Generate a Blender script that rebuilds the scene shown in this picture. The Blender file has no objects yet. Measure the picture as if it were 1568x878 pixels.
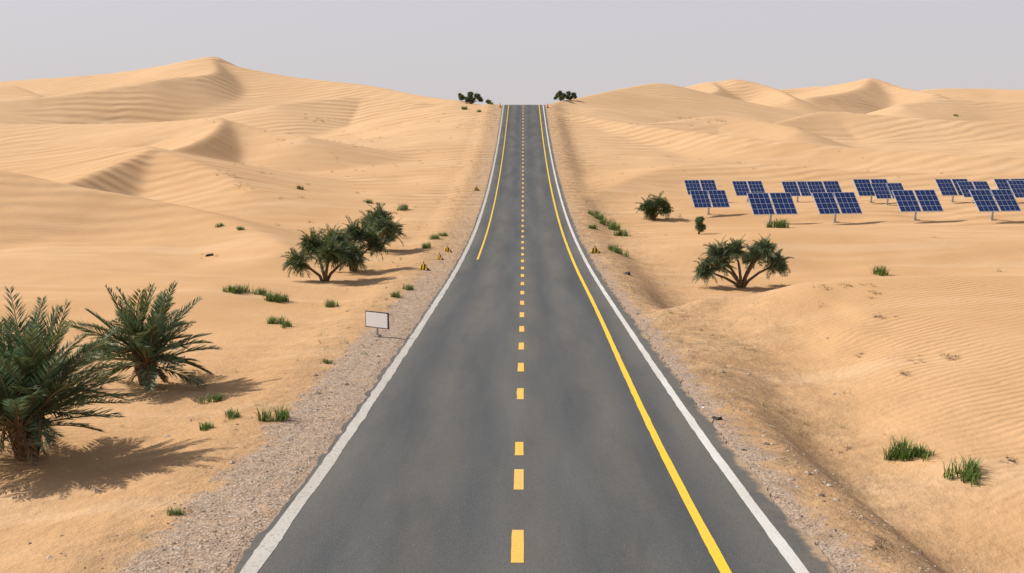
import bpy, math, random
import numpy as np
from mathutils import Vector, Matrix
random.seed(7); rng=np.random.default_rng(7)
sc=bpy.context.scene
# ---------------------------------------------------------------- camera / survey
F=1524.0; ROWH=195.0; CAMZ=9.0; PSI=0.011
tp=(439-ROWH)/F; PIT=math.atan(tp); cp,sp=math.cos(PIT),math.sin(PIT)
cam_o=np.array([-0.05,0,CAMZ])
fw=np.array([-math.sin(PSI)*cp,math.cos(PSI)*cp,-sp]); rt=np.array([math.cos(PSI),math.sin(PSI),0]); up=np.cross(rt,fw)
def S(px,py,Z):
    return cam_o+fw*Z+rt*((px-784)/F*Z)-up*((py-439)/F*Z)
cd=bpy.data.cameras.new("camera"); cam=bpy.data.objects.new("camera",cd); sc.collection.objects.link(cam)
cd.lens=35; cd.sensor_width=36; cd.clip_end=8000; cd.clip_start=0.1
cam.matrix_world=Matrix(((rt[0],up[0],-fw[0],cam_o[0]),(rt[1],up[1],-fw[1],cam_o[1]),(rt[2],up[2],-fw[2],cam_o[2]),(0,0,0,1)))
sc.camera=cam
# ---------------------------------------------------------------- helpers
def smooth(x,a,b):
    t=np.clip((x-a)/(b-a),0,1); return t*t*(3-2*t)
def hermite(xs,ys):
    xs=np.array(xs,float); ys=np.array(ys,float); m=np.gradient(ys,xs)
    def f(x):
        x=np.asarray(x,float); i=np.clip(np.searchsorted(xs,x)-1,0,len(xs)-2)
        h=xs[i+1]-xs[i]; t=(x-xs[i])/h; tc=np.clip(t,0,1)
        r=(2*tc**3-3*tc**2+1)*ys[i]+(tc**3-2*tc**2+tc)*h*m[i]+(-2*tc**3+3*tc**2)*ys[i+1]+(tc**3-tc**2)*h*m[i+1]
        r=r+np.where(t<0,t*h*m[i],0)+np.where(t>1,(t-1)*h*m[i+1],0)
        return r
    return f
road_tab=[(-30,-3.9),(0,-5.92),(14.85,-6.98),(23.04,-7.52),(28.93,-7.82),(41.7,-8.39),(69.7,-9.33),(92.4,-9.30),(119.5,-8.11),(151.8,-5.36),(190.2,-.59),(214,3.05),(224.8,4.65),(234,5.1),(250,4.3),(300,1),(400,-2),(700,-6),(3000,-8)]
_zr=hermite([a for a,b in road_tab],[b+CAMZ for a,b in road_tab])
side_tab=[(-30,-3.9),(0,-5.92),(14.85,-6.98),(28.93,-7.82),(41.7,-8.39),(69.7,-9.33),(92.4,-9.30),(119.5,-8.3),(151.8,-6.4),(190.2,-3.8),(230,-2.2),(300,-1),(400,-1),(700,-4),(3000,-8)]
_zs=hermite([a for a,b in side_tab],[b+CAMZ for a,b in side_tab])
def zr(Y): return _zr(Y)
_perm=rng.integers(0,1<<30,size=(256,256)).astype(float)/(1<<30)
def vnoise(x,y):
    xi=np.floor(x).astype(int); yi=np.floor(y).astype(int); fx=x-xi; fy=y-yi
    fx=fx**3*(fx*(fx*6-15)+10); fy=fy**3*(fy*(fy*6-15)+10)
    g=lambda a,b:_perm[a&255,b&255]
    return 2*((g(xi,yi)*(1-fx)+g(xi+1,yi)*fx)*(1-fy)+(g(xi,yi+1)*(1-fx)+g(xi+1,yi+1)*fx)*fy)-1
def crom(P,n=4):
    P=np.array(P); Q=np.vstack([2*P[0]-P[1],P,2*P[-1]-P[-2]]); out=[]
    for i in range(1,len(Q)-2):
        for k in range(n):
            t=k/n
            out.append(.5*((2*Q[i])+(-Q[i-1]+Q[i+1])*t+(2*Q[i-1]-5*Q[i]+4*Q[i+1]-Q[i+2])*t*t+(-Q[i-1]+3*Q[i]-3*Q[i+1]+Q[i+2])*t**3))
    out.append(P[-1]); return np.array(out)
# dune crest lines (bearing col, elevation row, distance), slope left, slope right, crest rounding, foot blend
ridges=[
 ([(-300,150,330),(-100,135,320),(20,124,315),(150,115,310),(240,103,305),(325,88,300),(350,99,297),(400,110,292),(460,120,285),(560,131,272),(640,147,255),(705,157,240)],.3,.31,.4,1.3),
 ([(325,90,299),(328,112,274),(260,120,264),(200,130,258),(60,150,248),(-60,158,244),(-250,165,240)],.58,.14,.2,.7),
 ([(-160,112,330),(-60,124,300),(0,128,288),(30,134,280),(62,147,268)],.5,.16,.3,.8),
 ([(430,160,232),(500,152,240),(560,150,245),(640,158,235)],.2,.33,.5,.8),
 ([(-250,186,190),(0,190,185),(150,190,180),(250,187,175),(335,182,170),(330,200,160),(300,219,150),(270,229,146)],.6,.3,.2,.4),
 ([(335,182,170),(400,198,166),(470,210,160)],.2,.4,.3,.5),
 ([(-200,215,160),(0,222,152),(120,226,146),(228,227,136),(215,238,130),(160,260,119),(100,284,108)],.6,.22,.2,.3),
 ([(228,227,136),(300,250,126),(390,290,112)],.15,.35,.5,.5),
 ([(-300,235,100),(-100,250,97),(0,262,95),(110,285,93),(220,305,92),(320,328,88),(400,358,80),(440,385,72)],.3,.24,.7,.7),
 ([(840,160,228),(900,148,250),(960,135,275),(1010,128,290),(1060,138,300),(1110,150,310)],.3,.24,.7,1.0),
 ([(1000,150,330),(1050,135,350),(1090,127,352),(1130,122,350),(1180,134,340),(1215,150,320)],.4,.33,.3,.8),
 ([(1090,127,352),(1098,140,330),(1040,152,305)],.5,.15,.3,.8),
 ([(1150,142,420),(1220,135,425),(1290,131,420),(1335,121,415),(1375,133,400),(1430,143,380)],.4,.33,.3,.8),
 ([(1335,121,415),(1310,138,380),(1240,150,350)],.5,.15,.3,.8),
 ([(1380,142,430),(1440,136,430),(1510,136,430),(1600,138,420),(1800,135,420)],.3,.25,.6,1),
 ([(1380,160,300),(1450,152,310),(1540,156,310),(1700,150,310)],.3,.36,.4,.7),
 ([(960,195,200),(1030,186,205),(1100,178,207),(1160,185,202),(1220,196,195)],.4,.42,.4,.5),
 ([(1160,196,225),(1200,185,232),(1262,171,240),(1330,175,238),(1450,184,232),(1600,186,228),(1800,190,225)],.4,.42,.4,.6),
 ([(845,172,212),(900,180,205),(1000,195,190),(1150,212,172),(1350,230,160),(1568,243,150),(1800,258,145)],.12,.38,.6,.5),
 ([(905,300,122),(1000,262,140),(1120,250,146),(1300,262,140),(1500,268,136),(1800,275,130)],.1,.24,1.0,.5),
 ([(1060,378,80),(1200,361,83),(1350,366,82),(1568,370,81),(1800,375,80)],.05,.24,.5,.25),
 ([(975,466,46),(1040,460,46),(1120,443,46.5),(1250,428,47),(1400,423,47),(1568,423,47),(1800,428,47)],.45,.049,.2,.2),
 ([(-200,560,38),(0,545,40),(60,548,40),(110,556,38.5)],.2,.1,.6,.3),
 ([(-100,412,66),(80,414,66),(200,424,64),(330,440,60)],.1,.16,.4,.25),
]
RD=[(crom([S(*p) for p in pts]),sl,sr,r,k) for pts,sl,sr,r,k in ridges]
def hfun(X,Y):
    X=np.asarray(X,float); Y=np.asarray(Y,float); sh=X.shape; X=X.ravel(); Y=Y.ravel()
    aX=np.abs(X)
    t=smooth(aX,10,55); h=zr(Y)*(1-t)+_zs(Y)*t
    near=1-smooth(Y,46,70)
    h=h-(.95+.75*near)*smooth(X,5.0,9.8)-.35*smooth(-X,7.0,10)
    h=h-.6*np.exp(-((Y-54)/4.5)**2)*smooth(X,8,12)
    wv=smooth(aX,6.5,18)
    h=h+wv*(.5*vnoise(X/15+3.3,Y/12+1.7)+.2*vnoise(X/5.5,Y/5.+9.1))
    far=smooth(np.hypot(X,Y),430,700)
    h=h+far*(14*(1-np.abs(vnoise(X/170+.3*vnoise(Y/120,X/300),Y/130)))-8)
    lat=smooth(aX,110,260)*(1-far)*smooth(Y,-50,60)
    h=h+lat*4*(1-np.abs(vnoise(X/60+5.2,Y/38)))*.6
    for C,sl,sr,r,k in RD:
        pad=min((C[:,2].max()+3)/min(sl,sr),190)
        m=np.nonzero((X>C[:,0].min()-pad)&(X<C[:,0].max()+pad)&(Y>C[:,1].min()-pad)&(Y<C[:,1].max()+pad))[0]
        if len(m)==0: continue
        x=X[m]; y=Y[m]; wob=.8*vnoise(x/16,y/16)
        best=np.full(len(m),1e18); W=np.zeros(len(m)); bz=np.zeros(len(m)); sg=np.zeros(len(m))
        for i in range(len(C)-1):
            a=C[i]; d=C[i+1]-a; L2=d[0]**2+d[1]**2; L1=math.sqrt(L2)
            q=np.clip(((x-a[0])*d[0]+(y-a[1])*d[1])/L2,0,1)
            ex=x-a[0]-q*d[0]; ey=y-a[1]-q*d[1]; D=ex*ex+ey*ey
            w=(D+.01)**-3.0
            best=np.minimum(best,D); W+=w; bz+=w*(a[2]+q*d[2]); sg+=w*(d[0]*ey-d[1]*ex)/(L1*np.sqrt(D+1e-6))
        bz/=W; sn=sg/W
        D=np.sqrt(best); de=np.sqrt(D*D+r*r)-r
        slope=sr+(sl-sr)*smooth(sn,-.95,.95)
        z=bz-de*slope*(1+.1*wob)
        b=h[m]; h[m]=.5*(z+b+np.sqrt((z-b)**2+k*k))
    h=h-.42*near*np.exp(-((X-9.2-1.2*vnoise(Y/6,Y*0+2))/2.3)**2)
    h=h+.10*near*smooth(X,6,9)*vnoise(X/1.6,Y/1.9)*(1-smooth(X,12,17))
    w=smooth(aX,5.0,8.6)
    edge=zr(Y)-.07+.05*smooth(aX,4.55,5.0)
    edge=edge+smooth(aX,5.1,6)*.05*vnoise(X*1.3,Y*1.1)
    h=edge*(1-w)+h*w
    return h.reshape(sh)
def ground_z(x,y): return float(hfun(np.array([x]),np.array([y]))[0])
def hit(px,py):
    d=fw+rt*((px-784)/F)-up*((py-439)/F)
    t=np.concatenate([np.arange(8,80,.05),np.arange(80,500,.25)])
    P=cam_o+t[:,None]*d
    g=hfun(P[:,0],P[:,1]); i=np.nonzero(P[:,2]<g)[0]
    if len(i)==0: return None
    i=i[0]; return np.array([P[i,0],P[i,1],g[i]])
# ---------------------------------------------------------------- materials
def newmat(name,rough=.8):
    m=bpy.data.materials.new(name); m.use_nodes=True; nt=m.node_tree; b=nt.nodes["Principled BSDF"]
    b.inputs["Roughness"].default_value=rough; b.inputs["Specular IOR Level"].default_value=.25
    return m,nt,b
def ramp(nt,src,stops):
    r=nt.nodes.new("ShaderNodeValToRGB"); e=r.color_ramp.elements
    while len(e)<len(stops): e.new(.5)
    for i,(p,c) in enumerate(stops): e[i].position=p; e[i].color=(c if len(c)==4 else (*c,1)) if not isinstance(c,(int,float)) else (c,c,c,1)
    nt.links.new(src,r.inputs[0]); return r.outputs[0]
def mixc(nt,f,a,b,mode='MIX'):
    n=nt.nodes.new("ShaderNodeMix"); n.data_type='RGBA'; n.blend_type=mode
    for s,v in ((n.inputs[0],f),(n.inputs[6],a),(n.inputs[7],b)):
        if hasattr(v,'is_linked'): nt.links.new(v,s)
        elif isinstance(v,(int,float)): s.default_value=v
        else: s.default_value=(*v,1)
    return n.outputs[2]
def math_(nt,op,a,b=0,c=None,clamp=False):
    n=nt.nodes.new("ShaderNodeMath"); n.operation=op; n.use_clamp=clamp
    for s,v in zip(n.inputs,(a,b,c)):
        if v is None: continue
        if hasattr(v,'is_linked'): nt.links.new(v,s)
        else: s.default_value=v
    return n.outputs[0]
def maprange(nt,v,a,b,c=0,d=1):
    n=nt.nodes.new("ShaderNodeMapRange"); n.interpolation_type='SMOOTHSTEP'
    nt.links.new(v,n.inputs[0])
    for i,x in enumerate((a,b,c,d)): n.inputs[1+i].default_value=x
    return n.outputs[0]
def noise(nt,vec,scale,detail=4,rough=.55,dist=0):
    n=nt.nodes.new("ShaderNodeTexNoise"); n.inputs["Scale"].default_value=scale; n.inputs["Detail"].default_value=detail
    n.inputs["Roughness"].default_value=rough; n.inputs["Distortion"].default_value=dist
    nt.links.new(vec,n.inputs["Vector"]); return n.outputs["Fac"]
def scaled(nt,vec,s,rot=(0,0,0)):
    n=nt.nodes.new("ShaderNodeMapping"); n.inputs["Scale"].default_value=s; n.inputs["Rotation"].default_value=rot; nt.links.new(vec,n.inputs[0]); return n.outputs[0]
def bump(nt,b,h,strength,dist,prev=None):
    n=nt.nodes.new("ShaderNodeBump"); n.inputs["Strength"].default_value=strength; n.inputs["Distance"].default_value=dist
    nt.links.new(h,n.inputs["Height"])
    if prev: nt.links.new(prev,n.inputs["Normal"])
    nt.links.new(n.outputs[0],b.inputs["Normal"]); return n.outputs[0]
def mk_sand():
    m,nt,b=newmat("sand_ground",.95); b.inputs["Specular IOR Level"].default_value=.08
    pos=nt.nodes.new("ShaderNodeNewGeometry").outputs["Position"]
    sx=nt.nodes.new("ShaderNodeSeparateXYZ"); nt.links.new(pos,sx.inputs[0]); X,Y=sx.outputs[0],sx.outputs[1]
    aX=math_(nt,'ABSOLUTE',X)
    big=noise(nt,pos,.035,4); med=noise(nt,pos,.35,4); fine=noise(nt,pos,9,3,.7); grit=noise(nt,pos,38,2,.8)
    def wave(scale,dist,rot,ds):
        w=nt.nodes.new("ShaderNodeTexWave"); w.wave_type='BANDS'; w.bands_direction='Y'
        w.inputs["Scale"].default_value=scale; w.inputs["Distortion"].default_value=dist; w.inputs["Detail"].default_value=2.5; w.inputs["Detail Scale"].default_value=ds; w.inputs["Detail Roughness"].default_value=.65
        nt.links.new(scaled(nt,pos,(1,1,.0),(0,0,rot)),w.inputs["Vector"]); return w.outputs["Fac"]
    rm=math_(nt,'MULTIPLY',ramp(nt,noise(nt,pos,.11,4,.6),[(.42,.12),(.60,1)]),maprange(nt,Y,50,200,1,.0))
    rm=math_(nt,'MULTIPLY',rm,maprange(nt,aX,9,15,0,1))
    rip=math_(nt,'MULTIPLY',wave(.98,6.5,-.42,.42),rm)
    # broad low swells on the farther dune faces
    sw=math_(nt,'MULTIPLY',wave(.11,6,-.25,.5),maprange(nt,Y,60,110,0,1))
    sw=math_(nt,'MULTIPLY',sw,ramp(nt,noise(nt,pos,.03,3),[(.42,.1),(.6,1)]))
    col=ramp(nt,big,[(.35,(.57,.335,.162)),(.65,(.65,.405,.215))])
    col=mixc(nt,ramp(nt,med,[(.4,0),(.75,.4)]),col,(.52,.292,.13))
    col=mixc(nt,ramp(nt,fine,[(.3,.2),(.6,0)]),col,(.40,.23,.105))
    col=mixc(nt,maprange(nt,Y,70,240,0,.4),col,(.69,.475,.285))  # distance haze painted into the sand colour, paler with growing Y
    st=noise(nt,scaled(nt,pos,(.05,.35,.3)),1,3,.5,.8)
    col=mixc(nt,ramp(nt,st,[(.52,0),(.68,.35)]),col,(.71,.50,.31))
    col=mixc(nt,math_(nt,'MULTIPLY',rip,.14),col,(.42,.24,.11))
    wob=math_(nt,'MULTIPLY',math_(nt,'SUBTRACT',noise(nt,pos,.5,5,.65),.5),7.0)
    ax2=math_(nt,'ADD',aX,wob)
    verge=maprange(nt,ax2,13,6,0,1)
    dirtn=ramp(nt,noise(nt,pos,1.4,6,.75),[(.36,0),(.62,1)])
    dm=math_(nt,'MULTIPLY',verge,dirtn)
    side=maprange(nt,X,-2,2,.45,.8)
    dm=math_(nt,'MULTIPLY',dm,side)
    dcol=mixc(nt,grit,(.19,.12,.07),(.46,.30,.17))
    col=mixc(nt,dm,col,dcol)
    v=nt.nodes.new("ShaderNodeTexVoronoi"); v.inputs["Scale"].default_value=16; nt.links.new(pos,v.inputs["Vector"])
    sv=nt.nodes.new("ShaderNodeSeparateColor"); nt.links.new(v.outputs["Color"],sv.inputs[0])
    gcol=ramp(nt,sv.outputs[0],[(0,(.28,.21,.165)),(.5,(.44,.33,.25)),(1,(.58,.46,.365))])
    gcol=mixc(nt,ramp(nt,grit,[(.3,.4),(.6,0)]),gcol,(.17,.12,.09))
    e=math_(nt,'MULTIPLY',math_(nt,'SUBTRACT',noise(nt,pos,1.1,6,.72),.5),2.6)
    xe=math_(nt,'ADD',X,e)
    gl=maprange(nt,xe,-6.8,-6.2,0,1); gl=math_(nt,'MULTIPLY',gl,maprange(nt,X,-3,-2.9,1,0))
    gr=maprange(nt,xe,5.8,5.2,0,1); gr=math_(nt,'MULTIPLY',gr,maprange(nt,X,3,2.9,1,0))
    gm=math_(nt,'ADD',gl,gr,clamp=True)
    gm=math_(nt,'MULTIPLY',gm,maprange(nt,Y,40,85,.9,.3))
    gm=math_(nt,'MULTIPLY',gm,ramp(nt,noise(nt,pos,2.6,4,.7),[(.3,.5),(.5,1)]))
    col=mixc(nt,gm,col,gcol)
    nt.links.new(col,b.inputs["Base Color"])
    n0=bump(nt,b,sw,.8,.22)
    n1=bump(nt,b,rip,1.0,.024,n0)
    n2=bump(nt,b,math_(nt,'MULTIPLY',noise(nt,pos,2.2,6,.7),maprange(nt,ax2,16,6,.08,1)),.75,.2,n1)
    gb=math_(nt,'MULTIPLY',v.outputs["Distance"],gm)
    n3=bump(nt,b,gb,.6,.04,n2)
    bump(nt,b,grit,.35,.012,n3)
    return m
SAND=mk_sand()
def mk_asphalt():
    m,nt,b=newmat("asphalt",.85); b.inputs["Specular IOR Level"].default_value=.3
    pos=nt.nodes.new("ShaderNodeNewGeometry").outputs["Position"]
    sx=nt.nodes.new("ShaderNodeSeparateXYZ"); nt.links.new(pos,sx.inputs[0]); X,Y=sx.outputs[0],sx.outputs[1]
    agg=noise(nt,pos,38,3,.85); patch=noise(nt,scaled(nt,pos,(.8,.06,1)),1,5,.6); blot=noise(nt,scaled(nt,pos,(1,.22,1)),.6,5,.6)
    col=ramp(nt,patch,[(.3,(.060,.063,.066)),(.7,(.112,.112,.110))])
    xw=math_(nt,'ADD',X,math_(nt,'MULTIPLY',math_(nt,'SUBTRACT',noise(nt,scaled(nt,pos,(.1,.05,1)),1,3),.5),.8))
    c=math_(nt,'COSINE',math_(nt,'MULTIPLY',xw,2*math.pi/2.1))
    c=math_(nt,'MULTIPLY_ADD',c,.5,.5)
    col=mixc(nt,math_(nt,'MULTIPLY',c,ramp(nt,blot,[(.35,.1),(.65,.65)])),col,(.165,.147,.122))
    ax=math_(nt,'ABSOLUTE',X)
    edge=maprange(nt,ax,3.6,4.9,0,1)
    col=mixc(nt,math_(nt,'MULTIPLY',edge,ramp(nt,noise(nt,pos,1.2,5,.7),[(.3,0),(.7,.6)])),col,(.21,.17,.125))
    col=mixc(nt,ramp(nt,agg,[(.35,.6),(.5,0)]),col,(.035,.035,.035))
    col=mixc(nt,ramp(nt,agg,[(.55,0),(.72,.55)]),col,(.25,.24,.225))
    ed=math_(nt,'ADD',ax,math_(nt,'MULTIPLY',math_(nt,'SUBTRACT',noise(nt,pos,.9,6,.75),.5),.9))
    col=mixc(nt,math_(nt,'MULTIPLY',maprange(nt,ed,4.75,4.95,0,.85),ramp(nt,noise(nt,pos,22,3,.8),[(.3,.5),(.6,1)])),col,(.50,.34,.20))
    nt.links.new(col,b.inputs["Base Color"])
    bump(nt,b,agg,.5,.01)
    return m
ASPH=mk_asphalt()
def mk_paint(name,c,worn,wear=(.42,.6),dust=(.4,.32,.24)):
    m,nt,b=newmat(name,.6)
    pos=nt.nodes.new("ShaderNodeNewGeometry").outputs["Position"]
    a=noise(nt,pos,14,6,.8); d=noise(nt,scaled(nt,pos,(1,.25,1)),1.5,4)
    col=mixc(nt,ramp(nt,d,[(.35,0),(.75,.45)]),c,dust)
    col=mixc(nt,ramp(nt,a,[(wear[0]-.1,.85),(wear[0],.0)]),col,worn)
    nt.links.new(col,b.inputs["Base Color"]); bump(nt,b,noise(nt,pos,45,3,.8),.3,.006)
    return m
WHITE=mk_paint("white_road_paint",(.68,.66,.62),(.2,.18,.16),(.43,.6))
WHITED=mk_paint("dusty_white_road_paint",(.54,.50,.45),(.2,.18,.15),(.47,.6),(.38,.32,.25))
YEL=mk_paint("yellow_road_paint",(.84,.54,.03),(.3,.2,.06),(.38,.5),(.68,.45,.10))
YEL2=mk_paint("faded_yellow_road_paint",(.80,.48,.07),(.24,.18,.1),(.43,.5),(.62,.42,.2))
def mk_leaf(name,a,b_,c,trans=.2):
    m,nt,b=newmat(name,.5)
    g=nt.nodes.new("ShaderNodeNewGeometry")
    col=ramp(nt,g.outputs["Random Per Island"],[(0,a),(.6,b_),(1,c)])
    nt.links.new(col,b.inputs["Base Color"])
    if trans>0:
        t=nt.nodes.new("ShaderNodeBsdfTranslucent"); nt.links.new(col,t.inputs[0])
        mx=nt.nodes.new("ShaderNodeMixShader"); mx.inputs[0].default_value=trans
        nt.links.new(b.outputs[0],mx.inputs[1]); nt.links.new(t.outputs[0],mx.inputs[2])
        nt.links.new(mx.outputs[0],nt.nodes["Material Output"].inputs[0])
    return m
PALM=mk_leaf("palm_frond_green",(.06,.085,.025),(.125,.165,.055),(.30,.32,.15),.25)
PALMB=mk_leaf("palm_frond_bluegreen",(.06,.11,.05),(.12,.20,.10),(.26,.34,.21),.25)
DRYF=mk_leaf("dry_frond",(.18,.11,.05),(.28,.19,.10),(.38,.28,.16))
LEAF=mk_leaf("tree_foliage",(.055,.085,.028),(.12,.165,.055),(.27,.31,.12),.25)
LEAF2=mk_leaf("tree_foliage_grey",(.065,.10,.045),(.135,.185,.09),(.27,.32,.18),.25)
GRASS=mk_leaf("grass_green",(.06,.14,.02),(.14,.25,.045),(.32,.34,.12),.3)
TWIG=mk_leaf("dry_twig",(.07,.045,.025),(.14,.09,.05),(.24,.17,.1),0)
def mk_bark():
    m,nt,b=newmat("bark",.9)
    tc=nt.nodes.new("ShaderNodeTexCoord").outputs["Object"]
    n=noise(nt,scaled(nt,tc,(6,6,14)),1,5,.7)
    col=ramp(nt,n,[(.3,(.06,.035,.02)),(.55,(.19,.12,.07)),(.75,(.34,.23,.14))]); nt.links.new(col,b.inputs["Base Color"])
    bump(nt,b,n,.8,.03); return m
BARK=mk_bark()
def mk_plain(name,c,rough=.6,metal=0,var=.15,scale=8):
    m,nt,b=newmat(name,rough); b.inputs["Metallic"].default_value=metal
    tc=nt.nodes.new("ShaderNodeTexCoord").outputs["Object"]
    n=noise(nt,tc,scale,4,.6)
    d=tuple(x*(1-var*2) for x in c); nt.links.new(ramp(nt,n,[(.3,d),(.65,c)]),b.inputs["Base Color"]); return m
METAL=mk_plain("galvanised_steel",(.5,.5,.5),.45,.6)
SILV=mk_plain("panel_aluminium_frame",(.60,.63,.68),.4,.2)
BLUE=mk_plain("solar_cell_blue",(.012,.042,.19),.3,0,.2,3)
BLUE.node_tree.nodes["Principled BSDF"].inputs["Specular IOR Level"].default_value=.3
CONC=mk_plain("concrete",(.42,.38,.33),.9)
SWHITE=mk_plain("sign_white",(.9,.9,.9),.5,0,.02)
BLACK=mk_plain("black_paint",(.02,.02,.02),.5)
MYEL=mk_plain("marker_yellow",(.85,.5,.02),.5)
ORNG=mk_plain("cone_orange",(.75,.16,.02),.5)
def mk_stone():
    m,nt,b=newmat("stone",.9); g=nt.nodes.new("ShaderNodeNewGeometry")
    nt.links.new(ramp(nt,g.outputs["Random Per Island"],[(0,(.16,.11,.08)),(.3,(.36,.27,.19)),(.8,(.5,.39,.29)),(1,(.62,.55,.48))]),b.inputs["Base Color"]); return m
STONE=mk_stone()
# ---------------------------------------------------------------- mesh builder
class MB:
    def __init__(s): s.v=[]; s.f=[]; s.m=[]
    def add(s,vs,fs,mi=0):
        o=len(s.v); s.v.extend([tuple(map(float,q)) for q in vs]); s.f.extend([tuple(o+i for i in f) for f in fs]); s.m.extend([mi]*len(fs))
    def box(s,c,size,mi=0,M=None):
        c=np.array(c); h=np.array(size)/2
        vs=[np.array((x,y,z))*h for x in(-1,1) for y in(-1,1) for z in(-1,1)]
        if M is not None: vs=[M@v for v in vs]
        s.add([v+c for v in vs],[(0,1,3,2),(4,6,7,5),(0,4,5,1),(2,3,7,6),(0,2,6,4),(1,5,7,3)],mi)
    def tube(s,pts,rad,n=8,mi=0,cap=True):
        pts=[np.array(p,float) for p in pts]; vs=[]
        for i,p in enumerate(pts):
            d=pts[min(i+1,len(pts)-1)]-pts[max(i-1,0)]; d/=np.linalg.norm(d)+1e-9
            a=np.array((0,1,0)) if abs(d[1])<.9 else np.array((1,0,0))
            u=np.cross(d,a); u/=np.linalg.norm(u); w=np.cross(d,u)
            for k in range(n):
                t=2*math.pi*k/n; vs.append(p+rad[i]*(math.cos(t)*u+math.sin(t)*w))
        fs=[(i*n+k,i*n+(k+1)%n,(i+1)*n+(k+1)%n,(i+1)*n+k) for i in range(len(pts)-1) for k in range(n)]
        if cap: fs+= [tuple(range(n))[::-1],tuple((len(pts)-1)*n+k for k in range(n))]
        s.add(vs,fs,mi)
    def mesh(s,name,mats,smooth_mats=()):
        me=bpy.data.meshes.new(name); me.from_pydata(s.v,[],s.f)
        for m in mats: me.materials.append(m)
        me.polygons.foreach_set("material_index",s.m)
        if smooth_mats:
            me.polygons.foreach_set("use_smooth",[i in smooth_mats for i in s.m])
        me.update(); return me
def obj(name,me,loc=(0,0,0),rotz=0,scale=1):
    o=bpy.data.objects.new(name,me); o.location=loc; o.rotation_euler=(0,0,rotz); o.scale=(scale,)*3 if isinstance(scale,(int,float)) else scale
    sc.collection.objects.link(o); return o
# ---------------------------------------------------------------- terrain sheet
NC=860; u=np.linspace(-1,1,NC); a_=5.2; xs=np.sinh(u*a_)*(1100/math.sinh(a_))
ys=[-60.]
while ys[-1]<3200:
    y=ys[-1]
    ys.append(y+(1.0 if y<8 else max(.15,y*.005) if y<450 else y*.025))
ys=np.array(ys); XX,YY=np.meshgrid(xs,ys); ZZ=hfun(XX,YY)
nr,nc=XX.shape
co=np.stack([XX,YY,ZZ],-1).reshape(-1,3)
idx=np.arange(nr*nc).reshape(nr,nc)
q=np.stack([idx[:-1,:-1],idx[:-1,1:],idx[1:,1:],idx[1:,:-1]],-1).reshape(-1,4)
me=bpy.data.meshes.new("desert_ground"); me.vertices.add(len(co)); me.vertices.foreach_set("co",co.ravel())
me.loops.add(q.size); me.loops.foreach_set("vertex_index",q.ravel().astype(np.int32))
me.polygons.add(len(q)); me.polygons.foreach_set("loop_start",np.arange(0,q.size,4,dtype=np.int32))
try: me.polygons.foreach_set("loop_total",np.full(len(q),4,dtype=np.int32))
except Exception: pass
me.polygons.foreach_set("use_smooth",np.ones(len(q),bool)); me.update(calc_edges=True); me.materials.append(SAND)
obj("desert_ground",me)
# ---------------------------------------------------------------- road
def strip(name,mat,x0,x1,y0,y1,lift,jit=0,skirt=False,step=.5,xf=None):
    b=MB(); Y=np.arange(y0,y1,step); Y=np.append(Y,y1) if Y[-1]<y1-1e-6 else Y
    Z=zr(Y)+lift; n=len(Y)
    off=xf(Y) if xf else np.zeros(n)
    j0=jit*(vnoise(Y*1.7,Y*0+3)+.6*vnoise(Y*5,Y*0+8)); j1=jit*(vnoise(Y*1.6,Y*0+13)+.6*vnoise(Y*5.3,Y*0+21))
    cols=[(x0+j0+off,Z),(x1+j1+off,Z)]
    if skirt: cols=[(x0+j0-.05,Z-.14),(x0+j0,Z),(np.zeros(n),Z),(x1+j1,Z),(x1+j1+.05,Z-.14)]
    vs=[]; 
    for i in range(n):
        for cx,cz in cols: vs.append((cx[i],Y[i],cz[i]))
    k=len(cols)
    b.add(vs,[(i*k+c,i*k+c+1,(i+1)*k+c+1,(i+1)*k+c) for i in range(n-1) for c in range(k-1)])
    return b
def addstrip(name,mat,*a,**k): return obj(name,strip(name,mat,*a,**k).mesh(name,[mat]))
addstrip("road",ASPH,-4.66,4.92,-58,300,0,jit=.07,skirt=True,step=.2)
road=bpy.data.objects["road"]
def child(o): o.parent=road
child(addstrip("white_edge_line_1",WHITED,-4.54,-4.26,-58,299,.006,jit=.02,step=.2))
child(addstrip("white_edge_line_2",WHITE,4.28,4.50,-58,299,.006,jit=.01,step=.2))
xf=lambda Y:.32*smooth(Y,14,55)
child(addstrip("yellow_line_1",YEL,3.09,3.27,-58,299,.006,jit=.006,xf=xf,step=.2))
child(addstrip("yellow_line_2",YEL,-3.36,-3.22,70.5,299,.006,jit=.006,step=.2))
ds=[(-4,-2.6),(0,1.4),(4.1,5.5),(8.2,9.6),(12,13.4),(15.3,16.9),(19.35,20.85),(22.0,23.2)]
y=27.9
while y<298: ds.append((y,y+1.5)); y+=4.1
b=MB()
for a0,a1 in ds:
    s_=strip("",None,-.235,-.03,a0,a1,.006,jit=.006,step=.25,xf=lambda Y:.06*smooth(Y,14,60)); b.add(s_.v,s_.f)
child(obj("centre_dashes",b.mesh("centre_dashes",[YEL2])))
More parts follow.
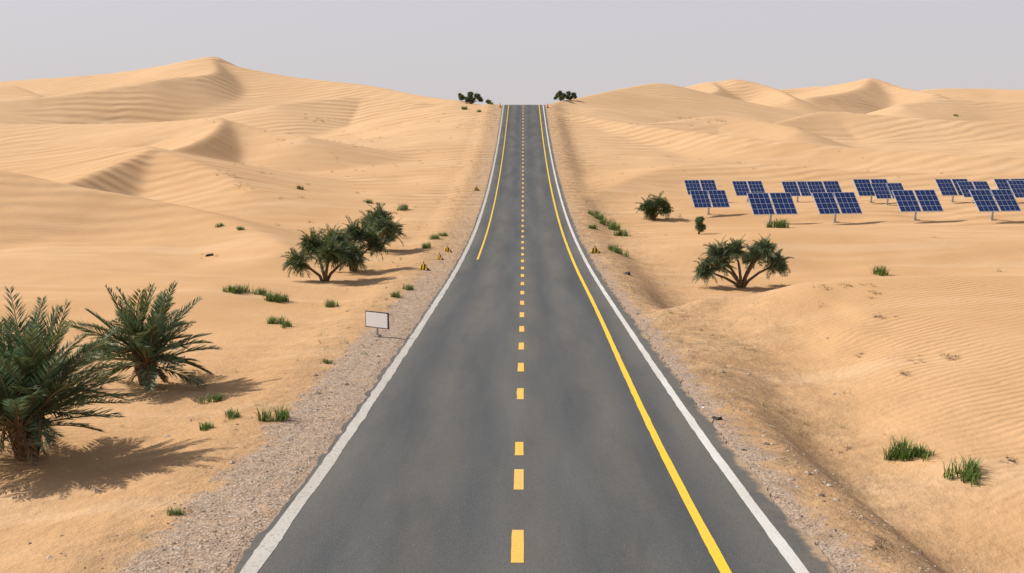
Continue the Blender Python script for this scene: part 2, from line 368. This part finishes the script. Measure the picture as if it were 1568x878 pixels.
# ---------------------------------------------------------------- plants
def frond(b,base,az,elev,L,droop,n=26,leaf=.42,mi=0,mr=1,w=.034,twist=0,i0=4,rr=.026,reps=2):
    p=np.array(base,float); pts=[p.copy()]; dirs=[]
    seg=L/n; bend=random.uniform(-.2,.2)
    for i in range(n):
        t=i/n; e=elev-droop*(t**1.6); a=az+bend*t
        d=np.array((math.cos(a)*math.cos(e),math.sin(a)*math.cos(e),math.sin(e))); dirs.append(d)
        p=p+d*seg; pts.append(p.copy())
    k5=pts[::5]
    b.tube(k5,[rr*(1-.8*i/len(k5)) for i in range(len(k5))],4,mr,False)
    for i in range(i0,n):
        t=i/n; d=dirs[i]; side=np.cross(d,(0,0,1.)); side/=np.linalg.norm(side)+1e-9; upv=np.cross(side,d)
        side=side*math.cos(twist)+upv*math.sin(twist); upv=np.cross(side,d)
        ll=leaf*(math.sin(math.pi*min(1,(t*.70+.26)))**.7)*random.uniform(.8,1.15)
        for sgn in(-1,1):
            for rep in range(reps):
                o=pts[i]+d*seg*random.uniform(0,1)
                dd=side*sgn+d*random.uniform(1.0,1.7)+upv*random.uniform(.1,.5); dd/=np.linalg.norm(dd)
                mid=o+dd*ll*.4; tip=o+dd*ll*random.uniform(.9,1.05)+np.array((0,0,-.08*ll))
                wv=np.cross(dd,upv); wv/=np.linalg.norm(wv)+1e-9
                wv=wv*.8+upv*.5*random.uniform(-1,1)
                b.add([o,mid+wv*w*.5,tip,mid-wv*w*.5],[(0,1,2,3)],mi)
def date_palm(name,heads,L,nf,seed,leaf=.42,bm=1.0,w=.034,emin=-12,dr=(.2,.6)):
    random.seed(seed); b=MB()
    for hx,hy,hz in heads:
        pts=[(hx*t**.7*.95,hy*t**.7*.95,hz*t-.15*(1-t)) for t in np.linspace(0,1,7)]
        b.tube(pts,[.17*bm,.15*bm,.13*bm,.12*bm,.12*bm,.14*bm,.09*bm],10,3)
        for k in range(60):
            t=k/60; az=k*2.4; e=np.array((math.cos(az),math.sin(az),0)); i=t*6; P=np.array(pts[int(i)])*(1-i%1)+np.array(pts[min(6,int(i)+1)])*(i%1)
            r=.12*bm; o=P+e*r; s2=np.cross(e,(0,0,1)); l_=random.uniform(.12,.24)
            b.add([o-s2*.045,o+s2*.045,o+e*.08+s2*.02+(0,0,l_),o+e*.08-s2*.02+(0,0,l_),o+e*.02+(0,0,.06)],[(0,1,2,3),(1,4,2),(0,3,4)],3 if random.random()<.7 else 2)
        for k in range(nf):
            q=(k+.5)/nf; el=math.radians(86-(86-emin)*q**.8+random.uniform(-7,7)); az=k*2.39996+random.uniform(-.2,.2)+hx
            base=(hx*.95+.08*math.cos(az),hy*.95+.08*math.sin(az),hz-.12*q)
            l=L*random.uniform(.82,1.08)
            frond(b,base,az,el,l,random.uniform(*dr),leaf=leaf*random.uniform(.85,1.1),mi=0 if random.random()<.5 else 1,mr=4,w=w,twist=random.uniform(-.5,.5))
        for k in range(4):
            az=random.uniform(0,6.28); frond(b,(hx*.9,hy*.9,hz-.12),az,math.radians(random.uniform(-50,-20)),L*.4,.5,n=16,leaf=leaf*.5,mi=2,mr=2,w=w)
    return b.mesh(name,[PALM,PALMB,DRYF,BARK,DRYF],(3,))
def head(b,c,R,n,w,mi):
    for _ in range(n):
        d=np.array((random.gauss(0,1),random.gauss(0,1),random.gauss(0,.85)+.25)); d/=np.linalg.norm(d)
        l=R*random.uniform(.6,1.1); o=c+d*R*random.uniform(0,.4)
        mid=o+d*l*.5; tip=o+d*l+np.array((0,0,-.15*l))
        s_=np.cross(d,(random.gauss(0,1),random.gauss(0,1),random.gauss(0,1))); s_/=np.linalg.norm(s_)+1e-9
        b.add([o,mid+s_*w,tip,mid-s_*w],[(0,1,2,3)],mi)
def fan_tree(name,H,W,seed,lobes,leafm,nleaf=150,w=.022,bk=1.0,fr=0):
    random.seed(seed); b=MB()
    for (lx,ly,lz,lr,cn) in lobes:
        c=np.array((lx*W,ly*W,lz*H)); st=np.array((random.uniform(-.1,.1),random.uniform(-.1,.1),-.2))
        pts=[st,np.array((c[0]*.2,c[1]*.2,c[2]*.3)),np.array((c[0]*.5,c[1]*.5,c[2]*.62)),c*.85,c]
        b.tube(pts,[.11*bk,.09*bk,.075*bk,.05*bk,.03*bk],7,1)
        for k in range(fr):
            q=(k+.5)/fr; el=math.radians(88-125*q**.85+random.uniform(-8,8)); az=k*2.39996+random.uniform(-.3,.3)
            frond(b,c+np.array((random.gauss(0,.08),random.gauss(0,.08),-.1*q)),az,el,lr*W*random.uniform(1.0,1.4),random.uniform(.5,1.1),n=13,leaf=.38,mi=0 if random.random()<.6 else 2,mr=1,w=.042,twist=random.uniform(-.5,.5),i0=1,rr=.014,reps=2)
        for j in range(cn):
            d=np.array((random.gauss(0,1),random.gauss(0,1),random.gauss(0,.8)+.05)); d/=np.linalg.norm(d)
            cc=c+d*lr*W*random.uniform(.2,.65)*np.array((1,1,.85))
            head(b,cc,lr*W*random.uniform(.45,.62),nleaf,w,0 if random.random()<.65 else 2)
    return b.mesh(name,[leafm,BARK,LEAF2],(1,))
def grass(name,seed,n=150,H=.5,R=.35):
    random.seed(seed); b=MB()
    cl=[(random.gauss(0,R*.6),random.gauss(0,R*.35)) for _ in range(7)]
    for _ in range(n):
        c=random.choice(cl); x=c[0]+random.gauss(0,.07); y=c[1]+random.gauss(0,.07); az=random.uniform(0,6.28); le=random.uniform(.15,.8)
        h=H*random.uniform(.45,1.1); w=random.uniform(.008,.016)
        e=np.array((math.cos(az),math.sin(az),0)); s_=np.array((-e[1],e[0],0))
        o=np.array((x,y,-.05)); m=o+e*le*h*.35+np.array((0,0,h*.62)); t=o+e*le*h+np.array((0,0,h*random.uniform(.75,1.05)))
        b.add([o-s_*w,o+s_*w,m+s_*w*.8,m-s_*w*.8,t],[(0,1,2,3),(3,2,4)],0 if random.random()<.88 else 1)
    return b.mesh(name,[GRASS,TWIG])
def place(name,me,px,py,rotz=0,scale=1,sink=.03):
    p=hit(px,py)
    if p is None: print("MISS",name,px,py); return None
    return obj(name,me,(p[0],p[1],p[2]-sink),rotz,scale)
pm=date_palm("date_palm",[(.34,.1,1.3),(-.5,.2,1.2),(0.0,-.3,.95),(-.05,.35,1.6)],2.35,26,3,leaf=.6,bm=1.15,w=.036,emin=-8,dr=(.15,.55))
place("date_palm",pm,42,702)
pm2=date_palm("date_palm_b",[(.24,0,1.0),(-.27,.2,1.15),(.0,-.2,.8)],1.95,19,9,leaf=.52,w=.040,emin=-8,bm=.95,dr=(.2,.6))
place("date_palm",pm2,226,590,.6,1.1)
t1=fan_tree("desert_tree",2.9,3.1,4,[(-.50,0,.40,.27,6),(-.2,.1,.72,.32,8),(.15,-.25,.60,.33,8),(.1,.35,.76,.30,7),(.50,.1,.50,.28,7)],LEAF,nleaf=130,fr=22)
place("desert_tree",t1,498,431,0,1.05)
t2=fan_tree("desert_tree_b",2.9,2.9,14,[(-.4,.1,.6,.32,7),(.05,.0,.80,.34,8),(.42,0,.62,.31,7),(0,-.3,.45,.34,7)],LEAF,nleaf=130,fr=22)
place("desert_tree",t2,541,416,0,1.08)
place("desert_tree",t2,582,385,2.2,1.12)
t3=fan_tree("umbrella_tree",2.9,3.1,24,[(-.66,0,.36,.27,7),(-.45,.1,.72,.30,8),(-.12,0,.78,.25,6),(.40,0,.78,.30,8),(.68,.05,.52,.27,7),(.3,.3,.62,.24,5),(-.4,-.1,.5,.24,5)],LEAF2,nleaf=130,fr=18)
place("umbrella_tree",t3,1135,441,0,1.08)
t4=fan_tree("desert_shrub",2.3,2.3,34,[(-.25,0,.5,.33,7),(.2,0,.62,.33,7),(.4,.1,.4,.28,5),(-.1,.1,.25,.35,6)],LEAF,fr=12)
place("desert_shrub",t4,1000,337,0,1.3)
t5=fan_tree("desert_shrub_b",1.4,1.0,44,[(0,0,.6,.38,9),(.1,0,.35,.38,8)],LEAF2,nleaf=110,bk=.5)
place("desert_shrub",t5,1070,359,0,1.5)
t6=fan_tree("roadside_tree",3.0,3.2,54,[(-.6,0,.5,.28,8),(0,.1,.72,.34,11),(.5,0,.65,.3,8),(.7,.1,.32,.26,7),(-.2,0,.35,.32,7),(.2,0,.3,.3,6)],LEAF2,nleaf=120,w=.05)
def at(name,me,px,Z,rotz=0,scale=1):
    p=S(px,150,Z); return obj(name,me,(p[0],p[1],ground_z(p[0],p[1])-.1),rotz,scale)
at("roadside_tree",t6,721,236,0,1.0)
at("roadside_tree",t6,706,240,1.5,.65)
at("roadside_tree",t6,859,236,2.0,.85)
at("roadside_tree",t6,872,238,.4,.75)
at("roadside_tree",t6,748,232,1.0,.4)
gm=[grass("grass_tuft_m%d"%i,60+i,190,.5,.38) for i in range(4)]
tufts=[(352,448,1.1),(372,448,1.2),(405,452,1.1),(420,460,1.3),(430,462,1.1),(424,496,1.0),(440,501,.8),(512,470,1.0),(422,643,1.0),(356,640,.65),(327,616,.7),(318,658,.55),(502,556,.5),(616,322,1.8),(562,311,1.2),(665,367,1.2),(655,380,1.2),(678,362,1.0),(605,455,.9),(622,444,.9),
 (908,330,1.5),(918,337,1.8),(927,345,1.9),(938,352,1.9),(950,362,1.8),(940,384,1.4),(950,390,1.5),(908,350,1.2),(1193,349,2.4),(1185,349,1.8),(1352,422,1.8),(1395,697,1.15),(1375,700,.85),(1412,700,.8),(1480,728,1.0),(1492,738,.8),(460,290,1.3),(336,348,.9),(366,353,.9),(745,158,1.8),(712,168,2),(268,788,.4),(752,160,1.5),(732,172,1.5),(1463,178,1.6)]
for i,(x,y_,s_) in enumerate(tufts): place("grass_tuft",gm[i%4],x,y_,i*1.3,s_)
b=MB(); random.seed(99)
def twigs(b,p,r,n,mi,hh=1):
    for _ in range(n):
        az=random.uniform(0,6.28); e=random.uniform(.1,1.2)*hh; l=r*random.uniform(.5,1.2)
        d=np.array((math.cos(az)*math.cos(e),math.sin(az)*math.cos(e),math.sin(e))); o=p+np.array((random.gauss(0,r*.3),random.gauss(0,r*.3),0))
        s_=np.cross(d,(0,0,1)); w=max(.006,r*.03)
        b.add([o-s_*w,o+s_*w,o+d*l],[(0,1,2)],mi)
spots=[(1300,440,.35),(1345,452,.4),(1325,436,.3),(1270,440,.3),(1355,485,.35),(1450,545,.45),(1390,573,.3),(1315,545,.25),(1210,632,.35),(1360,838,.25),(1345,832,.2),(1405,552,.2),(1295,690,.2),(272,786,.25),(1548,706,.2),(350,270,.6),(365,280,.6),(340,262,.6),(375,290,.5),(438,218,.8),(495,185,1.),(480,180,1),(1065,184,.8),(1105,188,1.),(1050,180,.7),(320,390,.5)]
for x,y_,r in spots:
    for k in range(5):
        p=hit(x+random.gauss(0,9),y_+random.gauss(0,3))
        if p is not None: twigs(b,p,r*random.uniform(.4,.9),16,0,.7)
for k in range(420):
    x=random.uniform(-75,-7) if random.random()<.7 else random.uniform(7,60); y_=random.uniform(60,215)
    if x<-7 and x<-7-(y_-60)*.5: continue
    if x>0 and y_<120 and random.random()<.7: continue
    p=np.array((x,y_,ground_z(x,y_))); 
    twigs(b,p,random.uniform(.15,.6),18,1 if random.random()<.3 else 0)
for k in range(600):
    sd=random.choice((-1,1)); x=sd*(5.3+abs(random.gauss(0,3))); y_=random.uniform(25,222)
    twigs(b,np.array((x,y_,ground_z(x,y_))),random.uniform(.08,.36),12,1 if random.random()<.3 else 0)
obj("desert_scrub",b.mesh("desert_scrub",[TWIG,GRASS]))
# gravel + stones
b=MB(); random.seed(5)
ico=[(0,0,1),(.9,0,.2),(.28,.85,.25),(-.72,.53,.2),(-.72,-.53,.3),(.28,-.85,.2),(0,0,-.4)]
icf=[(0,1,2),(0,2,3),(0,3,4),(0,4,5),(0,5,1),(6,2,1),(6,3,2),(6,4,3),(6,5,4),(6,1,5)]
NS=7500
gx=np.empty(NS); gy=np.empty(NS); gs=np.empty(NS)
for i in range(NS):
    yv=11+ (random.random()**1.8)*90
    if random.random()<.6: xv=-4.8-abs(random.gauss(0,1.1))
    else: xv=5.0+abs(random.gauss(0,1.4))
    gx[i]=xv; gy[i]=yv; gs[i]=random.choice((.012,.016,.02,.026))*random.uniform(.7,1.4)*(1+yv/80)
for k in range(170):
    i=random.randrange(NS); gs[i]=random.uniform(.04,.11); gx[i]=random.choice((-1,1,1))*(5.2+abs(random.gauss(0,2.2)))
gz=hfun(gx,gy)
for i in range(NS):
    a=random.uniform(0,6.28); c,s_=math.cos(a),math.sin(a); r=gs[i]; fx=random.uniform(.7,1.4); fz=random.uniform(.4,.8)
    b.add([(gx[i]+r*fx*(vx*c-vy*s_),gy[i]+r*(vx*s_+vy*c),gz[i]+r*fz*vz) for vx,vy,vz in ico],icf)
obj("gravel",b.mesh("gravel",[STONE]))
def rock(name,px,py,r,mat,seed):
    random.seed(seed); import bmesh
    bm=bmesh.new(); bmesh.ops.create_icosphere(bm,subdivisions=2,radius=1)
    for v in bm.verts:
        n_=1+.25*math.sin(v.co.x*4+seed)+.2*math.cos(v.co.y*5+v.co.z*3); v.co*=r*n_; v.co.z*=.6
    me=bpy.data.meshes.new(name); bm.to_mesh(me); bm.free(); me.materials.append(mat); place(name,me,px,py,seed)
DARK=mk_plain("dark_stone",(.05,.045,.04),.8)
rock("rock",1098,643,.15,DARK,1); rock("rock",322,392,.28,DARK,2); rock("rock",960,420,.28,DARK,3); rock("rock",1139,690,.08,DARK,4); rock("rock",1044,597,.11,SWHITE,5); rock("rock",1076,624,.07,SWHITE,6); rock("rock",1549,707,.09,DARK,7)
# ---------------------------------------------------------------- signboard
b=MB()
b.tube([(0,0,-.2),(0,0,.42)],[.05,.045],8,0); b.box((0,0,.04),(.22,.22,.1),3)
b.box((0,0,.68),(1.08,.05,.62),1); b.box((0,-.03,.68),(1.01,.012,.555),2)
b.box((0,.035,.68),(.8,.03,.04),0); 
place("signboard",b.mesh("signboard",[METAL,BLACK,SWHITE,CONC]),578,516,-.5,1.05)
def marker():
    """low wedge shaped yellow/black hazard block: peaked profile with slanted stripes"""
    b=MB()
    b.box((0,0,.03),(.66,.26,.06),1)
    n=6
    for k in range(n):
        x0=-.3+k*.1; x1=x0+.1
        prof=lambda x:.07+.36*max(0,1-abs(x+.05)/.34)
        h0,h1=prof(x0),prof(x1)
        b.add([(x0,-.09,.06),(x1,-.09,.06),(x1,-.03,h1+.02),(x0,-.03,h0+.02),(x0,.09,.06),(x1,.09,.06),(x1,.03,h1+.02),(x0,.03,h0+.02)],
              [(0,1,2,3),(7,6,5,4),(3,2,6,7),(0,3,7,4),(1,5,6,2)],1 if k%2 else 0)
    b.tube([(-.05,0,.36),(-.05,0,.52)],[.03,.025],6,1)
    return b.mesh("hazard_marker",[MYEL,BLACK])
mk=marker()
for x,y_,r,s_ in((650,414,-.5,1.15),(674,398,-.7,1.0),(686,386,-.4,1.0),(912,388,-.3,1.2),(730,292,-.2,1.1)): place("hazard_marker",mk,x,y_,r,s_)
b=MB(); b.box((0,0,.02),(.45,.45,.04),1)
b.tube([(0,0,.04),(0,0,.3),(0,0,.301),(0,0,.45),(0,0,.451),(0,0,.75)],[.17,.11,.112,.08,.08,.03],12,0)
b.m=[1 if i<6 else 0 for i in range(len(b.m))]
cm=b.mesh("traffic_cone",[ORNG,BLACK])
for x,Yc in((-5.1,222),(5.3,221)): obj("traffic_cone",cm,(x,Yc,ground_z(x,Yc)),0,1.3)
# ---------------------------------------------------------------- solar panels
def solar():
    b=MB(); tilt=math.radians(48); R=np.array(Matrix.Rotation(tilt,3,'X'))
    c=np.array((0,0,2.0)); SL=2.75; HW=2.3
    b.tube([(0,.25,-.4),(0,.25,1.7)],[.13,.12],10,0); b.box((0,.25,.03),(.7,.7,.2),2)
    b.tube([(-2.2,.28,1.9),(2.2,.28,1.9)],[.07,.07],8,0)
    for xx in(-1.7,-.6,.6,1.7):
        b.box(c+R@np.array((xx,0,-.09)),(.07,SL*.9,.07),0,R)
    b.tube([(0,.25,1.0),(0,-.35,1.45)],[.04,.04],6,0); 
    for sgn in(-1,1):
        cx=sgn*(HW/2+.06)
        b.box(c+R@np.array((cx,0,0)),(HW,SL,.05),1,R)
        nx,ny=4,4
        cw=(HW-.10)/nx; ch=(SL-.10)/ny
        for i in range(nx):
            for j in range(ny):
                xx=cx-HW/2+.05+cw*(i+.5); yy=-SL/2+.05+ch*(j+.5)
                aw=(cw-.045)/2; ah=(ch-.045)/2
                for hx in(-.5,.5):
                    for hy in(-.5,.5):
                        qx=xx+hx*aw; qy=yy+hy*ah; wx=aw*.5-.004; wy=ah*.5-.004
                        b.add([c+R@np.array((qx+sx*wx,qy+sy*wy,.028)) for sx,sy in((-1,-1),(1,-1),(1,1),(-1,1))],[(0,1,2,3)],3)
    return b.mesh("solar_panel",[METAL,SILV,CONC,BLUE],(0,))
sm=solar()
front=[(1086,329,.86),(1181,342,1.04),(1280,341,1.04),(1403,338,1.06),(1521,338,1.07),(1640,338,1.08)]
back=[(1073,308,.84),(1146,309,.84),(1222,310,.84),(1262,312,.88),(1335,311,.95),(1360,314,.86),(1460,310,.92),(1492,312,.86),(1550,310,.92),(1572,314,.95)]
for x,y_,s_ in front+back: place("solar_panel",sm,x,y_,.22+random.uniform(-.02,.02),s_*1.0,.05)
# ---------------------------------------------------------------- light
sd=np.array((-1,.30)); sd=sd/np.linalg.norm(sd); EL=math.radians(41)
vec=Vector((sd[0]*math.cos(EL),sd[1]*math.cos(EL),math.sin(EL)))
L=bpy.data.lights.new("sun",'SUN'); L.energy=5.0; L.angle=math.radians(.7); L.color=(1,.95,.88)
lo=bpy.data.objects.new("sun",L); lo.rotation_euler=vec.to_track_quat('Z','Y').to_euler(); sc.collection.objects.link(lo)
w=bpy.data.worlds.new("World"); sc.world=w; w.use_nodes=True; nt=w.node_tree; bg=nt.nodes["Background"]
sky=nt.nodes.new("ShaderNodeTexSky"); sky.sky_type='NISHITA'; sky.sun_disc=False; sky.sun_elevation=EL; sky.sun_rotation=math.atan2(sd[0],sd[1])%(2*math.pi)
sky.dust_density=6; sky.air_density=1.0; sky.ozone_density=1
hsv=nt.nodes.new("ShaderNodeHueSaturation"); hsv.inputs["Saturation"].default_value=.35; nt.links.new(sky.outputs[0],hsv.inputs["Color"])
tc=nt.nodes.new("ShaderNodeTexCoord").outputs["Generated"]; sz=nt.nodes.new("ShaderNodeSeparateXYZ"); nt.links.new(tc,sz.inputs[0])
hz=ramp(nt,sz.outputs[2],[(0,(7.3,6.9,6.85)),(.06,(7.1,6.85,7.05)),(.16,(6.8,6.7,7.3)),(.4,(3.6,3.8,4.5)),(1,(2.1,2.4,3.2))])
mx=mixc(nt,.85,hsv.outputs[0],hz)
nt.links.new(mx,bg.inputs[0]); bg.inputs[1].default_value=.1
sc.view_settings.view_transform='Standard'; sc.view_settings.look='None'; sc.view_settings.exposure=0
